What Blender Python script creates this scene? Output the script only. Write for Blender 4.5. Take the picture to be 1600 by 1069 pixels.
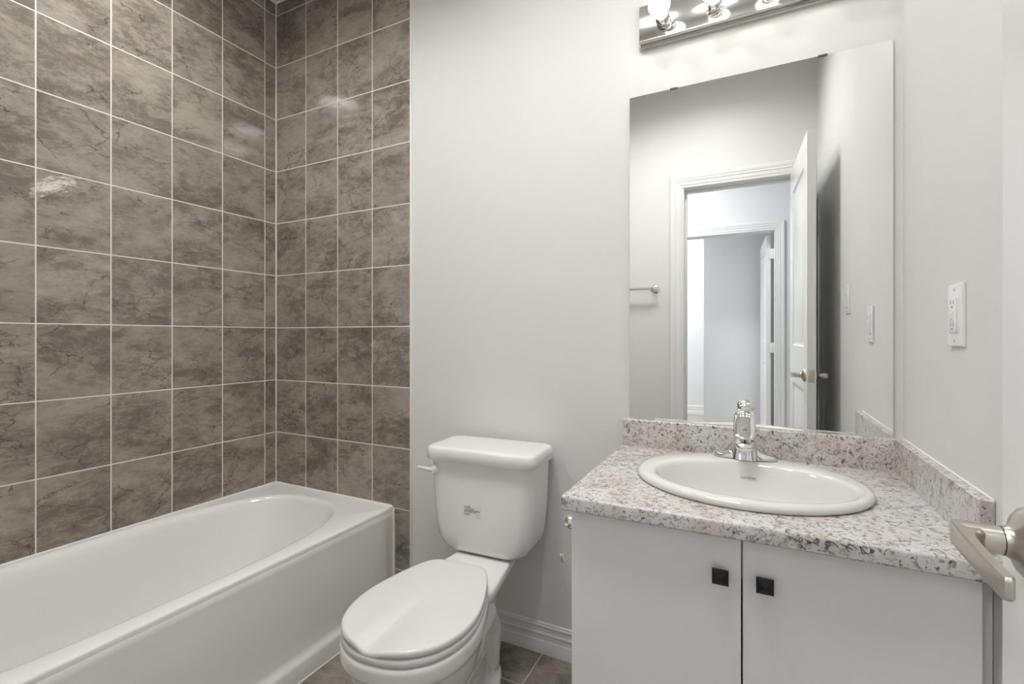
import bpy, bmesh, math, random
from mathutils import Vector, Matrix
from mathutils.bvhtree import BVHTree
random.seed(7)
PI = math.pi
SC = bpy.context.scene
COL = SC.collection
for o in list(bpy.data.objects):
    bpy.data.objects.remove(o)

# ---------------------------------------------------------------- camera
cam_d = bpy.data.cameras.new('camera')
cam = bpy.data.objects.new('camera', cam_d)
COL.objects.link(cam)
cam_d.sensor_fit = 'HORIZONTAL'
cam_d.sensor_width = 36.0
cam_d.lens = 36.0 * 748.3 / 1600.0
cam_d.shift_y = -(534.5 - 526.1) / 1600.0
cam_d.clip_start = 0.02
cam.location = (2.0768, -1.5712, 1.1193)
cam.rotation_euler = (PI / 2, 0, math.radians(26.723))
SC.camera = cam

# ---------------------------------------------------------------- world, exposure
w = bpy.data.worlds.new('world')
SC.world = w
w.use_nodes = True
w.node_tree.nodes['Background'].inputs[0].default_value = (0.85, 0.92, 1.0, 1)
w.node_tree.nodes['Background'].inputs[1].default_value = 1.0
SC.view_settings.view_transform = 'Standard'
SC.view_settings.look = 'None'
SC.view_settings.gamma = 1.0
SC.view_settings.use_curve_mapping = False
SC.view_settings.exposure = 0.24

BULB = 7.6        # radiance of the vanity bulbs
HALL_FILL = 50.0         # radiance of the unseen fill lamp added in the hallway
FAR_FILL = 60.0  # radiance of the unseen fill lamps added in the far room
BATH_FILL = 51.0       # radiance of the unseen fill lights added on the bathroom ceiling

# ---------------------------------------------------------------- room measures (metres)
XR = 2.425         # right wall
YF = -1.62         # bathroom side of the door wall
ZC = 2.743         # ceiling
TW, TH = 0.2039, 0.253
DX0, DX1 = 1.689, 2.312   # door opening
DZ = 2.045

# ---------------------------------------------------------------- materials
def new_mat(name):
    m = bpy.data.materials.new(name)
    m.use_nodes = True
    nt = m.node_tree
    return m, nt, nt.nodes['Principled BSDF']

def ramp(nt, fac, stops, interp='LINEAR'):
    r = nt.nodes.new('ShaderNodeValToRGB')
    r.color_ramp.interpolation = interp
    el = r.color_ramp.elements
    while len(el) < len(stops):
        el.new(0.5)
    for e, (p, c) in zip(el, stops):
        e.position = p
        e.color = (c[0], c[1], c[2], 1) if hasattr(c, '__len__') else (c, c, c, 1)
    nt.links.new(fac, r.inputs[0])
    return r.outputs[0]

def mathn(nt, op, a, b=None, c=None, clamp=False):
    n = nt.nodes.new('ShaderNodeMath')
    n.operation = op
    n.use_clamp = clamp
    for i, v in enumerate((a, b, c)):
        if v is None:
            continue
        if isinstance(v, (int, float)):
            n.inputs[i].default_value = v
        else:
            nt.links.new(v, n.inputs[i])
    return n.outputs[0]

def vmath(nt, op, a, b=None):
    n = nt.nodes.new('ShaderNodeVectorMath')
    n.operation = op
    for i, v in enumerate((a, b)):
        if v is None:
            continue
        if isinstance(v, (tuple, list)):
            n.inputs[i].default_value = v
        elif isinstance(v, (int, float)):
            n.inputs[3].default_value = v
        else:
            nt.links.new(v, n.inputs[i])
    return n.outputs[0]

def mixc(nt, fac, a, b, mode='MIX'):
    n = nt.nodes.new('ShaderNodeMix')
    n.data_type = 'RGBA'
    n.blend_type = mode
    for idx, v in ((0, fac), (6, a), (7, b)):
        if isinstance(v, (int, float)):
            n.inputs[idx].default_value = v
        elif isinstance(v, tuple):
            n.inputs[idx].default_value = (v[0], v[1], v[2], 1)
        else:
            nt.links.new(v, n.inputs[idx])
    return n.outputs[2]

def noise(nt, vec, scale, detail=4, rough=0.55, dist=0.0):
    n = nt.nodes.new('ShaderNodeTexNoise')
    n.inputs['Scale'].default_value = scale
    n.inputs['Detail'].default_value = detail
    n.inputs['Roughness'].default_value = rough
    n.inputs['Distortion'].default_value = dist
    if vec is not None:
        nt.links.new(vec, n.inputs['Vector'])
    return n

def simple(name, col, rough, metal=0.0, spec=0.5, coat=0.0, bump=0.0, bscale=300, var=0.02):
    m, nt, p = new_mat(name)
    p.inputs['Roughness'].default_value = rough
    p.inputs['Metallic'].default_value = metal
    p.inputs['Specular IOR Level'].default_value = spec
    p.inputs['Coat Weight'].default_value = coat
    p.inputs['Coat Roughness'].default_value = 0.04
    tc = nt.nodes.new('ShaderNodeTexCoord')
    n = noise(nt, tc.outputs['Object'], 6.0, 3)
    lo = tuple(max(0, c * (1 - var)) for c in col)
    hi = tuple(min(1, c * (1 + var)) for c in col)
    nt.links.new(ramp(nt, n.outputs[0], [(0.3, lo), (0.7, hi)]), p.inputs['Base Color'])
    if bump > 0:
        nb = noise(nt, tc.outputs['Object'], bscale, 3)
        b = nt.nodes.new('ShaderNodeBump')
        b.inputs['Strength'].default_value = bump
        b.inputs['Distance'].default_value = 0.001
        nt.links.new(nb.outputs[0], b.inputs['Height'])
        nt.links.new(b.outputs[0], p.inputs['Normal'])
    return m

def tile_mat(name, ax, ay, offx, offy, tw, th, dark, light, grout, grout_w, rough, tilt=0.006):
    """stone-look ceramic tiles with grout joints; ax, ay are the object axes used as u, v"""
    m, nt, p = new_mat(name)
    tc = nt.nodes.new('ShaderNodeTexCoord')
    sep = nt.nodes.new('ShaderNodeSeparateXYZ')
    nt.links.new(tc.outputs['Object'], sep.inputs[0])
    A = sep.outputs[ax]
    B = sep.outputs[ay]
    u = mathn(nt, 'DIVIDE', mathn(nt, 'SUBTRACT', A, offx), tw)
    v = mathn(nt, 'DIVIDE', mathn(nt, 'SUBTRACT', B, offy), th)
    fu = mathn(nt, 'FRACT', u)
    fv = mathn(nt, 'FRACT', v)
    iu = mathn(nt, 'FLOOR', u)
    iv = mathn(nt, 'FLOOR', v)
    du = mathn(nt, 'MULTIPLY', mathn(nt, 'MINIMUM', fu, mathn(nt, 'SUBTRACT', 1.0, fu)), tw)
    dv = mathn(nt, 'MULTIPLY', mathn(nt, 'MINIMUM', fv, mathn(nt, 'SUBTRACT', 1.0, fv)), th)
    d = mathn(nt, 'MINIMUM', du, dv)
    gm = nt.nodes.new('ShaderNodeMapRange')      # 1 on the tile, 0 in the joint
    gm.inputs['From Min'].default_value = grout_w * 0.40
    gm.inputs['From Max'].default_value = grout_w * 0.55
    nt.links.new(d, gm.inputs['Value'])
    mask = gm.outputs[0]
    comb = nt.nodes.new('ShaderNodeCombineXYZ')
    nt.links.new(iu, comb.inputs[0])
    nt.links.new(iv, comb.inputs[1])
    wn = nt.nodes.new('ShaderNodeTexWhiteNoise')
    wn.noise_dimensions = '3D'
    nt.links.new(comb.outputs[0], wn.inputs['Vector'])
    off = vmath(nt, 'SCALE', wn.outputs['Color'], 9.0)
    pos = nt.nodes.new('ShaderNodeCombineXYZ')
    nt.links.new(A, pos.inputs[0])
    nt.links.new(B, pos.inputs[1])
    pp = vmath(nt, 'ADD', pos.outputs[0], off)
    mp = nt.nodes.new('ShaderNodeMapping')
    mp.inputs['Rotation'].default_value = (0, 0, math.radians(-42))
    mp.inputs['Scale'].default_value = (1.0, 1.9, 1.0)
    nt.links.new(pp, mp.inputs['Vector'])
    q = mp.outputs[0]
    n1 = noise(nt, q, 3.6, 9, 0.60, 0.7).outputs[0]
    n2 = noise(nt, q, 20.0, 10, 0.76, 0.5).outputs[0]
    n3 = noise(nt, q, 95.0, 5, 0.7, 0.5).outputs[0]
    f = mathn(nt, 'ADD', mathn(nt, 'MULTIPLY', n1, 0.50), mathn(nt, 'MULTIPLY', n2, 0.38))
    f = mathn(nt, 'ADD', f, mathn(nt, 'MULTIPLY', n3, 0.12))
    mid = tuple((a + b) / 2 for a, b in zip(dark, light))
    col = ramp(nt, f, [(0.41, dark), (0.462, tuple(c * 0.74 for c in mid)), (0.495, mid), (0.58, light)])
    # pale veining
    v1 = noise(nt, q, 8.0, 8, 0.62, 1.2).outputs[0]
    vein = mathn(nt, 'SUBTRACT', 1.0, mathn(nt, 'MULTIPLY', mathn(nt, 'ABSOLUTE', mathn(nt, 'SUBTRACT', v1, 0.5)), 34.0), clamp=True)
    vm = mathn(nt, 'MULTIPLY', vein, mathn(nt, 'MULTIPLY', n2, 0.42))
    col = mixc(nt, vm, col, tuple(min(1, c * 1.35) for c in light))
    # dark cracks
    qd = vmath(nt, 'ADD', q, vmath(nt, 'SCALE', noise(nt, q, 14.0, 6, 0.65).outputs['Color'], 0.10))
    vo = nt.nodes.new('ShaderNodeTexVoronoi')
    vo.feature = 'DISTANCE_TO_EDGE'
    vo.inputs['Scale'].default_value = 4.6
    nt.links.new(qd, vo.inputs['Vector'])
    cr = mathn(nt, 'SUBTRACT', 1.0, mathn(nt, 'MULTIPLY', vo.outputs['Distance'], 75.0), clamp=True)
    cmask = ramp(nt, noise(nt, pp, 7.0, 2).outputs[0], [(0.46, 0.0), (0.55, 1.0)])
    cr = mathn(nt, 'MULTIPLY', cr, cmask)
    col = mixc(nt, mathn(nt, 'MULTIPLY', cr, 0.9), col, tuple(c * 0.28 for c in dark))
    # slight tone change from tile to tile
    tone = mathn(nt, 'ADD', 0.93, mathn(nt, 'MULTIPLY', wn.outputs['Value'], 0.14))
    hs = nt.nodes.new('ShaderNodeHueSaturation')
    nt.links.new(tone, hs.inputs['Value'])
    nt.links.new(col, hs.inputs['Color'])
    col = mixc(nt, mask, grout, hs.outputs[0])
    nt.links.new(col, p.inputs['Base Color'])
    p.inputs['Specular IOR Level'].default_value = 0.62
    rr = mathn(nt, 'ADD', mathn(nt, 'MULTIPLY', mask, rough - 0.75), 0.75)
    rr = mathn(nt, 'ADD', rr, mathn(nt, 'MULTIPLY', mathn(nt, 'SUBTRACT', n2, 0.5), 0.06))
    nt.links.new(rr, p.inputs['Roughness'])
    # each tile sits at a hair's angle of its own; joints are recessed
    geo = nt.nodes.new('ShaderNodeNewGeometry')
    tl = vmath(nt, 'SCALE', vmath(nt, 'SUBTRACT', wn.outputs['Color'], (0.5, 0.5, 0.5)), tilt)
    nn = vmath(nt, 'NORMALIZE', vmath(nt, 'ADD', geo.outputs['Normal'], tl))
    bp = nt.nodes.new('ShaderNodeBump')
    bp.inputs['Strength'].default_value = 0.6
    bp.inputs['Distance'].default_value = 0.0015
    h = mathn(nt, 'ADD', mask, mathn(nt, 'MULTIPLY', noise(nt, pp, 26.0, 3).outputs[0], 0.42))
    nt.links.new(h, bp.inputs['Height'])
    nt.links.new(nn, bp.inputs['Normal'])
    nt.links.new(bp.outputs[0], p.inputs['Normal'])
    return m

def granite_mat(name):
    m, nt, p = new_mat(name)
    tc = nt.nodes.new('ShaderNodeTexCoord')
    c = tc.outputs['Object']
    big = noise(nt, c, 9.0, 5, 0.6, 0.8).outputs[0]
    med = noise(nt, c, 80.0, 6, 0.70, 1.0).outputs[0]
    fin = noise(nt, c, 230.0, 5, 0.72, 0.4).outputs[0]
    base = ramp(nt, big, [(0.35, (0.55, 0.49, 0.44)), (0.5, (0.62, 0.585, 0.55)), (0.62, (0.65, 0.645, 0.64))])
    f = mathn(nt, 'ADD', mathn(nt, 'MULTIPLY', med, 0.75), mathn(nt, 'MULTIPLY', fin, 0.25))
    g = ramp(nt, f, [(0.42, 1.0), (0.485, 0.0)])
    col = mixc(nt, mathn(nt, 'MULTIPLY', g, 0.85), base, (0.21, 0.20, 0.21))
    wv = ramp(nt, f, [(0.53, 0.0), (0.62, 1.0)])
    col = mixc(nt, mathn(nt, 'MULTIPLY', wv, 0.6), col, (0.76, 0.74, 0.715))
    sp = noise(nt, vmath(nt, 'ADD', c, (3.1, 7.7, 1.3)), 110.0, 4, 0.6).outputs[0]
    s = ramp(nt, sp, [(0.61, 0.0), (0.65, 1.0)])
    col = mixc(nt, mathn(nt, 'MULTIPLY', s, 0.85), col, (0.05, 0.042, 0.045))
    br = noise(nt, vmath(nt, 'ADD', c, (9.1, 2.7, 5.3)), 38.0, 5, 0.62).outputs[0]
    bs = ramp(nt, br, [(0.58, 0.0), (0.66, 1.0)])
    col = mixc(nt, mathn(nt, 'MULTIPLY', bs, 0.32), col, (0.33, 0.26, 0.22))
    nt.links.new(col, p.inputs['Base Color'])
    p.inputs['Roughness'].default_value = 0.27
    bp = nt.nodes.new('ShaderNodeBump')
    bp.inputs['Strength'].default_value = 0.12
    bp.inputs['Distance'].default_value = 0.0006
    nt.links.new(fin, bp.inputs['Height'])
    nt.links.new(bp.outputs[0], p.inputs['Normal'])
    return m

def brushed_mat(name, col, rough, sx=(4, 4, 300)):
    m, nt, p = new_mat(name)
    p.inputs['Metallic'].default_value = 1.0
    tc = nt.nodes.new('ShaderNodeTexCoord')
    mp = nt.nodes.new('ShaderNodeMapping')
    mp.inputs['Scale'].default_value = sx
    nt.links.new(tc.outputs['Object'], mp.inputs['Vector'])
    n = noise(nt, mp.outputs[0], 4.0, 3)
    nt.links.new(ramp(nt, n.outputs[0], [(0.3, tuple(c * 0.94 for c in col)), (0.7, col)]), p.inputs['Base Color'])
    nt.links.new(mathn(nt, 'ADD', rough - 0.05, mathn(nt, 'MULTIPLY', n.outputs[0], 0.1)), p.inputs['Roughness'])
    return m

def emis(name, col, strength):
    m, nt, p = new_mat(name)
    p.inputs['Base Color'].default_value = (0.9, 0.9, 0.9, 1)
    p.inputs['Emission Color'].default_value = (col[0], col[1], col[2], 1)
    p.inputs['Emission Strength'].default_value = strength
    return m

TD, TL = (0.162, 0.139, 0.114), (0.360, 0.318, 0.267)
GROUT = (0.80, 0.77, 0.70)
M = {}
M['tile_left'] = tile_mat('stone tile left', 1, 2, -0.0634, 2.68, TW, TH, TD, TL, GROUT, 0.0042, 0.065)
M['tile_back'] = tile_mat('stone tile back', 0, 2, 0.207, 2.68, TW, TH, TD, TL, GROUT, 0.0042, 0.065)
M['tile_floor'] = tile_mat('stone tile floor', 0, 1, 1.413, -0.183, 0.330, 0.330, (0.10, 0.086, 0.072), (0.30, 0.265, 0.225), (0.50, 0.46, 0.40), 0.005, 0.30)
M['paint'] = simple('wall paint', (0.75, 0.75, 0.732), 0.55, bump=0.10, bscale=260, var=0.008)
M['hall_paint'] = simple('hall paint', (0.78, 0.785, 0.795), 0.6, bump=0.08, var=0.008)
M['ceiling'] = simple('ceiling paint', (0.86, 0.86, 0.85), 0.8, bump=0.3, bscale=180)
M['trim'] = simple('trim enamel', (0.80, 0.80, 0.795), 0.30, var=0.01)
M['door'] = simple('door enamel', (0.80, 0.80, 0.79), 0.28, var=0.01)
M['caulk'] = simple('caulk', (0.84, 0.82, 0.78), 0.5)
M['acrylic'] = simple('tub acrylic', (0.855, 0.845, 0.82), 0.14, coat=0.3, var=0.006)
M['china'] = simple('toilet china', (0.86, 0.855, 0.84), 0.08, coat=0.3, var=0.005)
M['plastic'] = simple('seat plastic', (0.77, 0.765, 0.75), 0.14, var=0.005)
M['sink'] = simple('sink china', (0.78, 0.765, 0.735), 0.08, coat=0.3, var=0.005)
M['granite'] = granite_mat('granite laminate')
M['cabinet'] = simple('cabinet laminate', (0.94, 0.94, 0.945), 0.42, var=0.005)
M['chrome'] = simple('chrome', (0.82, 0.81, 0.79), 0.06, metal=1.0, var=0.01)
M['nickel'] = brushed_mat('satin nickel', (0.60, 0.56, 0.50), 0.30)
M['fixture'] = simple('fixture metal', (0.72, 0.705, 0.68), 0.11, metal=1.0, var=0.01)
M['bar'] = brushed_mat('bar metal', (0.72, 0.71, 0.69), 0.18)
M['black'] = simple('black lacquer', (0.008, 0.008, 0.011), 0.22, spec=0.35, var=0.1)
M['seam'] = simple('dark seam', (0.02, 0.02, 0.02), 0.7)
M['ink'] = simple('ink', (0.03, 0.03, 0.05), 0.6)
M['grey_ink'] = simple('grey ink', (0.16, 0.15, 0.14), 0.6)
M['device'] = simple('device plastic', (0.86, 0.86, 0.87), 0.30, var=0.005)
M['slot'] = simple('slot', (0.10, 0.10, 0.10), 0.6)
M['screw'] = simple('painted screw', (0.55, 0.55, 0.54), 0.4)
M['rubber'] = simple('gasket_outline', (0.10, 0.09, 0.08), 0.7)
M['bulb'] = emis('bulb glass', (1.0, 0.955, 0.885), BULB)
M['fill_cool'] = emis('fill lamp diffuser', (0.955, 0.975, 1.0), HALL_FILL)
M['fill_far'] = emis('fill lamp diffuser bright', (0.955, 0.975, 1.0), FAR_FILL)
M['fill_bath'] = emis('bath fill lamp diffuser', (1.0, 0.995, 0.985), BATH_FILL)
M['carpet'] = simple('hall carpet', (0.45, 0.42, 0.38), 0.95, bump=0.5, bscale=400)
M['glass_edge'] = simple('mirror edge', (0.20, 0.24, 0.23), 0.2)
_m, _nt, _p = new_mat('mirror silver')
_p.inputs['Metallic'].default_value = 1.0
_p.inputs['Roughness'].default_value = 0.0
_p.inputs['Base Color'].default_value = (0.955, 0.965, 0.955, 1)
M['mirror'] = _m

# ---------------------------------------------------------------- mesh helpers
ORG = {}

def thing(name, label, cat, loc, rotz=0.0, group=None, kind=None):
    o = bpy.data.objects.new(name, None)
    COL.objects.link(o)
    o.empty_display_size = 0.05
    o.location = loc
    o.rotation_euler = (0, 0, rotz)
    if kind:
        o['kind'] = kind
    o['label'] = label
    if cat:
        o['category'] = cat
    if group:
        o['group'] = group
    ORG[o.name] = Vector(loc)
    return o

def obj(name, bm, mat, parent=None, local=False, smooth=40, label=None, mods=()):
    """link a bmesh as one object. Vertices are world coordinates unless local."""
    me = bpy.data.meshes.new(name)
    org = ORG.get(parent.name, Vector((0, 0, 0))) if parent else Vector((0, 0, 0))
    if parent and not local:
        bmesh.ops.translate(bm, verts=bm.verts[:], vec=-org)
    bmesh.ops.recalc_face_normals(bm, faces=bm.faces[:])
    bm.to_mesh(me)
    bm.free()
    mats = mat if isinstance(mat, (list, tuple)) else [mat]
    for mm in mats:
        me.materials.append(mm)
    if smooth:
        me.polygons.foreach_set('use_smooth', [True] * len(me.polygons))
        me.set_sharp_from_angle(angle=math.radians(smooth))
    o = bpy.data.objects.new(name, me)
    COL.objects.link(o)
    if parent:
        o.parent = parent
        ORG[o.name] = org
    if label:
        o['label'] = label
    for md in mods:
        mo = o.modifiers.new(md[0], md[0])
        for k, val in md[1].items():
            setattr(mo, k, val)
    return o

def structure(name, bm, mat, label=None, smooth=40):
    o = obj(name, bm, mat, smooth=smooth)
    o['kind'] = 'structure'
    if label:
        o['label'] = label
    return o

def add_box(bm, x0, x1, y0, y1, z0, z1, bevel=0.0, seg=2, mi=0, mat=None):
    vs = [bm.verts.new((x, y, z)) for x in (x0, x1) for y in (y0, y1) for z in (z0, z1)]
    fs = []
    for a, b, c, d in ((0, 1, 3, 2), (4, 6, 7, 5), (0, 4, 5, 1), (2, 3, 7, 6), (0, 2, 6, 4), (1, 5, 7, 3)):
        f = bm.faces.new((vs[a], vs[b], vs[c], vs[d]))
        f.material_index = mi
        fs.append(f)
    if bevel > 0:
        es = list({e for f in fs for e in f.edges})
        r = bmesh.ops.bevel(bm, geom=es, offset=bevel, segments=seg, profile=0.5, affect='EDGES')
        for f in r['faces']:
            f.material_index = mi
        nv = list({v for f in r['faces'] for v in f.verts} | {v for v in vs if v.is_valid})
    else:
        nv = vs
    if mat is not None:
        bmesh.ops.transform(bm, matrix=mat, verts=nv)
    return nv

def box(*a, **k):
    bm = bmesh.new()
    add_box(bm, *a, **k)
    return bm

def add_loft(bm, rings, cap0=True, cap1=True, closed=True, mi=0):
    vr = [[bm.verts.new(p) for p in r] for r in rings]
    n = len(vr[0])
    for a, b in zip(vr[:-1], vr[1:]):
        for i in range(n if closed else n - 1):
            j = (i + 1) % n
            f = bm.faces.new((a[i], a[j], b[j], b[i]))
            f.material_index = mi
    if closed and cap0:
        bm.faces.new(list(reversed(vr[0]))).material_index = mi
    if closed and cap1:
        bm.faces.new(vr[-1]).material_index = mi
    return vr

def loft(rings, **k):
    bm = bmesh.new()
    add_loft(bm, rings, **k)
    return bm

def ell(cx, cy, a, b, z, n=64, p=2.0):
    out = []
    for i in range(n):
        t = 2 * PI * i / n
        c, s = math.cos(t), math.sin(t)
        out.append(Vector((cx + a * math.copysign(abs(c) ** (2 / p), c), cy + b * math.copysign(abs(s) ** (2 / p), s), z)))
    return out

def rrect(cx, cy, hw, hd, r, z, k=6):
    r = min(r, hw * 0.999, hd * 0.999)
    out = []
    for (sx, sy, a0) in ((1, 1, 0), (-1, 1, 90), (-1, -1, 180), (1, -1, 270)):
        for i in range(k + 1):
            t = math.radians(a0 + 90 * i / k)
            out.append(Vector((cx + sx * (hw - r) + r * math.cos(t), cy + sy * (hd - r) + r * math.sin(t), z)))
    return out

def add_tube(bm, pts, r, n=14, caps=True, mi=0):
    pts = [Vector(p) for p in pts]
    rs = r if isinstance(r, (list, tuple)) else [r] * len(pts)
    rings = []
    up = None
    for i, p in enumerate(pts):
        if i == 0:
            d = pts[1] - pts[0]
        elif i == len(pts) - 1:
            d = pts[-1] - pts[-2]
        else:
            d = (pts[i + 1] - p).normalized() + (p - pts[i - 1]).normalized()
        d.normalize()
        if up is None:
            up = Vector((0, 0, 1)) if abs(d.z) < 0.9 else Vector((1, 0, 0))
        s = d.cross(up).normalized()
        up = s.cross(d).normalized()
        rings.append([p + (s * math.cos(2 * PI * k / n) + up * math.sin(2 * PI * k / n)) * rs[i] for k in range(n)])
    add_loft(bm, rings, cap0=caps, cap1=caps, mi=mi)

def tube(pts, r, n=14, **k):
    bm = bmesh.new()
    add_tube(bm, pts, r, n, **k)
    return bm

def add_lathe(bm, prof, origin, axis, n=32, mi=0):
    """prof: list of (radius, distance along axis)"""
    ax = Vector(axis).normalized()
    up = Vector((0, 0, 1)) if abs(ax.z) < 0.9 else Vector((1, 0, 0))
    s = ax.cross(up).normalized()
    t = s.cross(ax).normalized()
    o = Vector(origin)
    rings = [[o + ax * h + (s * math.cos(2 * PI * k / n) + t * math.sin(2 * PI * k / n)) * max(r, 1e-5) for k in range(n)] for r, h in prof]
    add_loft(bm, rings, mi=mi)

def lathe(prof, origin, axis, n=32):
    bm = bmesh.new()
    add_lathe(bm, prof, origin, axis, n)
    return bm

def extrude_profile(prof, axis, a, b):
    """prof: closed list of 2D points; axis 'x': points are (y,z); axis 'y': (x,z); axis 'z': (x,y)"""
    def mk(t):
        if axis == 'x':
            return [Vector((t, p[0], p[1])) for p in prof]
        if axis == 'y':
            return [Vector((p[0], t, p[1])) for p in prof]
        return [Vector((p[0], p[1], t)) for p in prof]
    return loft([mk(a), mk(b)])

def catmull(pts, sub=6):
    out = []
    n = len(pts)
    for i in range(n - 1):
        p0 = Vector(pts[max(i - 1, 0)]); p1 = Vector(pts[i]); p2 = Vector(pts[i + 1]); p3 = Vector(pts[min(i + 2, n - 1)])
        for k in range(sub):
            t = k / sub
            out.append(0.5 * ((2 * p1) + (-p0 + p2) * t + (2 * p0 - 5 * p1 + 4 * p2 - p3) * t * t + (-p0 + 3 * p1 - 3 * p2 + p3) * t ** 3))
    out.append(Vector(pts[-1]))
    return out

def text_bm(txt, size, extrude=0.0):
    cu = bpy.data.curves.new('txt', 'FONT')
    cu.body = txt
    cu.size = size
    cu.extrude = extrude
    cu.align_x = 'CENTER'
    to = bpy.data.objects.new('txt', cu)
    COL.objects.link(to)
    bpy.context.view_layer.update()
    me = bpy.data.meshes.new_from_object(to.evaluated_get(bpy.context.evaluated_depsgraph_get()))
    bm = bmesh.new()
    bm.from_mesh(me)
    bpy.data.objects.remove(to)
    bpy.data.meshes.remove(me)
    bpy.data.curves.remove(cu)
    return bm

# ================================================================= THE SETTING
structure('floor', box(-0.1, 3.0, YF - 0.06, 0.1, -0.1, 0.0), M['tile_floor'])
structure('floor_hall', box(-0.4, 4.2, -6.2, YF - 0.06, -0.1, -0.002), M['carpet'])
structure('ceiling', box(-0.4, 4.2, -6.2, 0.1, ZC, ZC + 0.1), M['ceiling'])
structure('wall_left', box(-0.1, 0.0, YF, 0.1, 0.0, ZC), M['tile_left'], smooth=0)
structure('wall_back', box(0.8, XR + 0.1, 0.0, 0.1, 0.0, ZC), M['paint'], smooth=0)
structure('wall_back_tiled', box(0.0, 0.8195, -0.003, 0.1, 0.0, ZC), M['tile_back'], smooth=0)
# right wall: runs a touch out of square behind the open door
structure('wall_right', extrude_profile([(XR, 0.1), (XR, -0.70), (XR - 0.030, YF), (XR + 0.1, YF), (XR + 0.1, 0.1)], 'z', 0.0, ZC), M['paint'], smooth=0)
bm = bmesh.new()
add_box(bm, -0.1, DX0 - 0.02, YF - 0.12, YF, 0, ZC)
add_box(bm, DX1 + 0.02, XR + 0.1, YF - 0.12, YF, 0, ZC)
add_box(bm, DX0 - 0.02, DX1 + 0.02, YF - 0.12, YF, DZ + 0.02, ZC)
structure('wall_front', bm, M['paint'], smooth=0)
structure('wall_front_tiled', box(0.0, 0.765, YF, YF + 0.05, 0.0, ZC), M['tile_back'], smooth=0)

# white edge strip that finishes the tiles
structure('trim_1', box(0.8195, 0.8275, -0.006, 0.004, 0.0, ZC, bevel=0.0015), M['caulk'], 'white strip finishing the edge of the wall tiles')
# caulk bead in the tiled corner
structure('trim_2', box(0.0, 0.005, -0.008, -0.003, 0.41, ZC, bevel=0.0015), M['caulk'], 'white caulk joint in the tiled corner')
structure('trim_3', tube([(0.004, YF + 0.05, ZC - 0.003), (0.004, -0.006, ZC - 0.003), (0.82, -0.006, ZC - 0.003)], 0.005, 8), M['caulk'], 'white caulk joint along the top of the tiles')

# baseboard with moulded profile (y outward negative)
def base_profile():
    return [(0, 0), (-0.015, 0), (-0.015, 0.030), (-0.0125, 0.036), (-0.0125, 0.041), (-0.0095, 0.046), (-0.0085, 0.060), (-0.0105, 0.064),
            (-0.0105, 0.068), (-0.0075, 0.073), (-0.0065, 0.084), (-0.009, 0.090), (-0.009, 0.095), (-0.0062, 0.097), (-0.0062, 0.102), (-0.003, 0.105), (0, 0.105)]
structure('baseboard_back', extrude_profile(base_profile(), 'x', 0.828, 1.712), M['trim'], 'white moulded baseboard', smooth=25)
structure('baseboard_front', extrude_profile([(YF - y, z) for y, z in base_profile()], 'x', 0.768, DX0 - 0.086), M['trim'], smooth=25)
structure('baseboard_right', extrude_profile([(XR - 0.012 + y, z) for y, z in base_profile()], 'y', YF + 0.12, -0.56), M['trim'], smooth=25)

def casing(name, x0, x1, ztop, yface, sgn, w=0.078, legs=(True, True), label=None):
    """moulded door casing on the plane yface, standing out by sgn"""
    prof = [(0.0, 0.0), (0.0, 0.009), (0.006, 0.011), (0.012, 0.009), (0.018, 0.0125), (0.036, 0.0135), (0.042, 0.017), (0.050, 0.0145), (0.056, 0.018), (0.066, 0.0195), (0.074, 0.019), (w, 0.014), (w, 0.0)]
    paths = []
    bm = bmesh.new()
    def P(x, z, t):
        return Vector((x, yface + sgn * t, z))
    if legs[0]:
        rings = [[P(x0 - o, 0 if zz == 0 else ztop + o, t) for o, t in prof] for zz in (0, 1)]
        add_loft(bm, rings)
    if legs[1]:
        rings = [[P(x1 + o, 0 if zz == 0 else ztop + o, t) for o, t in prof] for zz in (0, 1)]
        add_loft(bm, rings)
    rings = [[P(x0 - o if s == 0 else x1 + o, ztop + o, t) for o, t in prof] for s in (0, 1)]
    add_loft(bm, rings)
    return structure(name, bm, M['trim'], label, smooth=25)

casing('trim_4', DX0 - 0.006, DX1 + 0.006, DZ + 0.006, YF, 1, label='white moulded casing around the bathroom doorway')
casing('trim_5', DX0 - 0.006, DX1 + 0.006, DZ + 0.006, YF - 0.12, -1)
# jamb lining with door stop
bm = bmesh.new()
add_box(bm, DX0 - 0.02, DX0, YF - 0.12, YF, 0, DZ)
add_box(bm, DX1, DX1 + 0.02, YF - 0.12, YF, 0, DZ)
add_box(bm, DX0 - 0.02, DX1 + 0.02, YF - 0.12, YF, DZ, DZ + 0.02)
add_box(bm, DX0, DX0 + 0.011, YF - 0.085, YF - 0.05, 0, DZ, bevel=0.002)
add_box(bm, DX1 - 0.011, DX1, YF - 0.085, YF - 0.05, 0, DZ, bevel=0.002)
add_box(bm, DX0 + 0.011, DX1 - 0.011, YF - 0.085, YF - 0.05, DZ - 0.011, DZ, bevel=0.002)
jamb = structure('trim_6', bm, M['trim'], 'white door jamb lining with stop')
bm = bmesh.new()
add_box(bm, DX0 - 0.0006, DX0 + 0.0015, YF - 0.040, YF - 0.008, 0.890, 0.950, bevel=0.0006)
obj('strike_plate', bm, M['nickel'], jamb, label='satin nickel strike plate')

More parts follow.
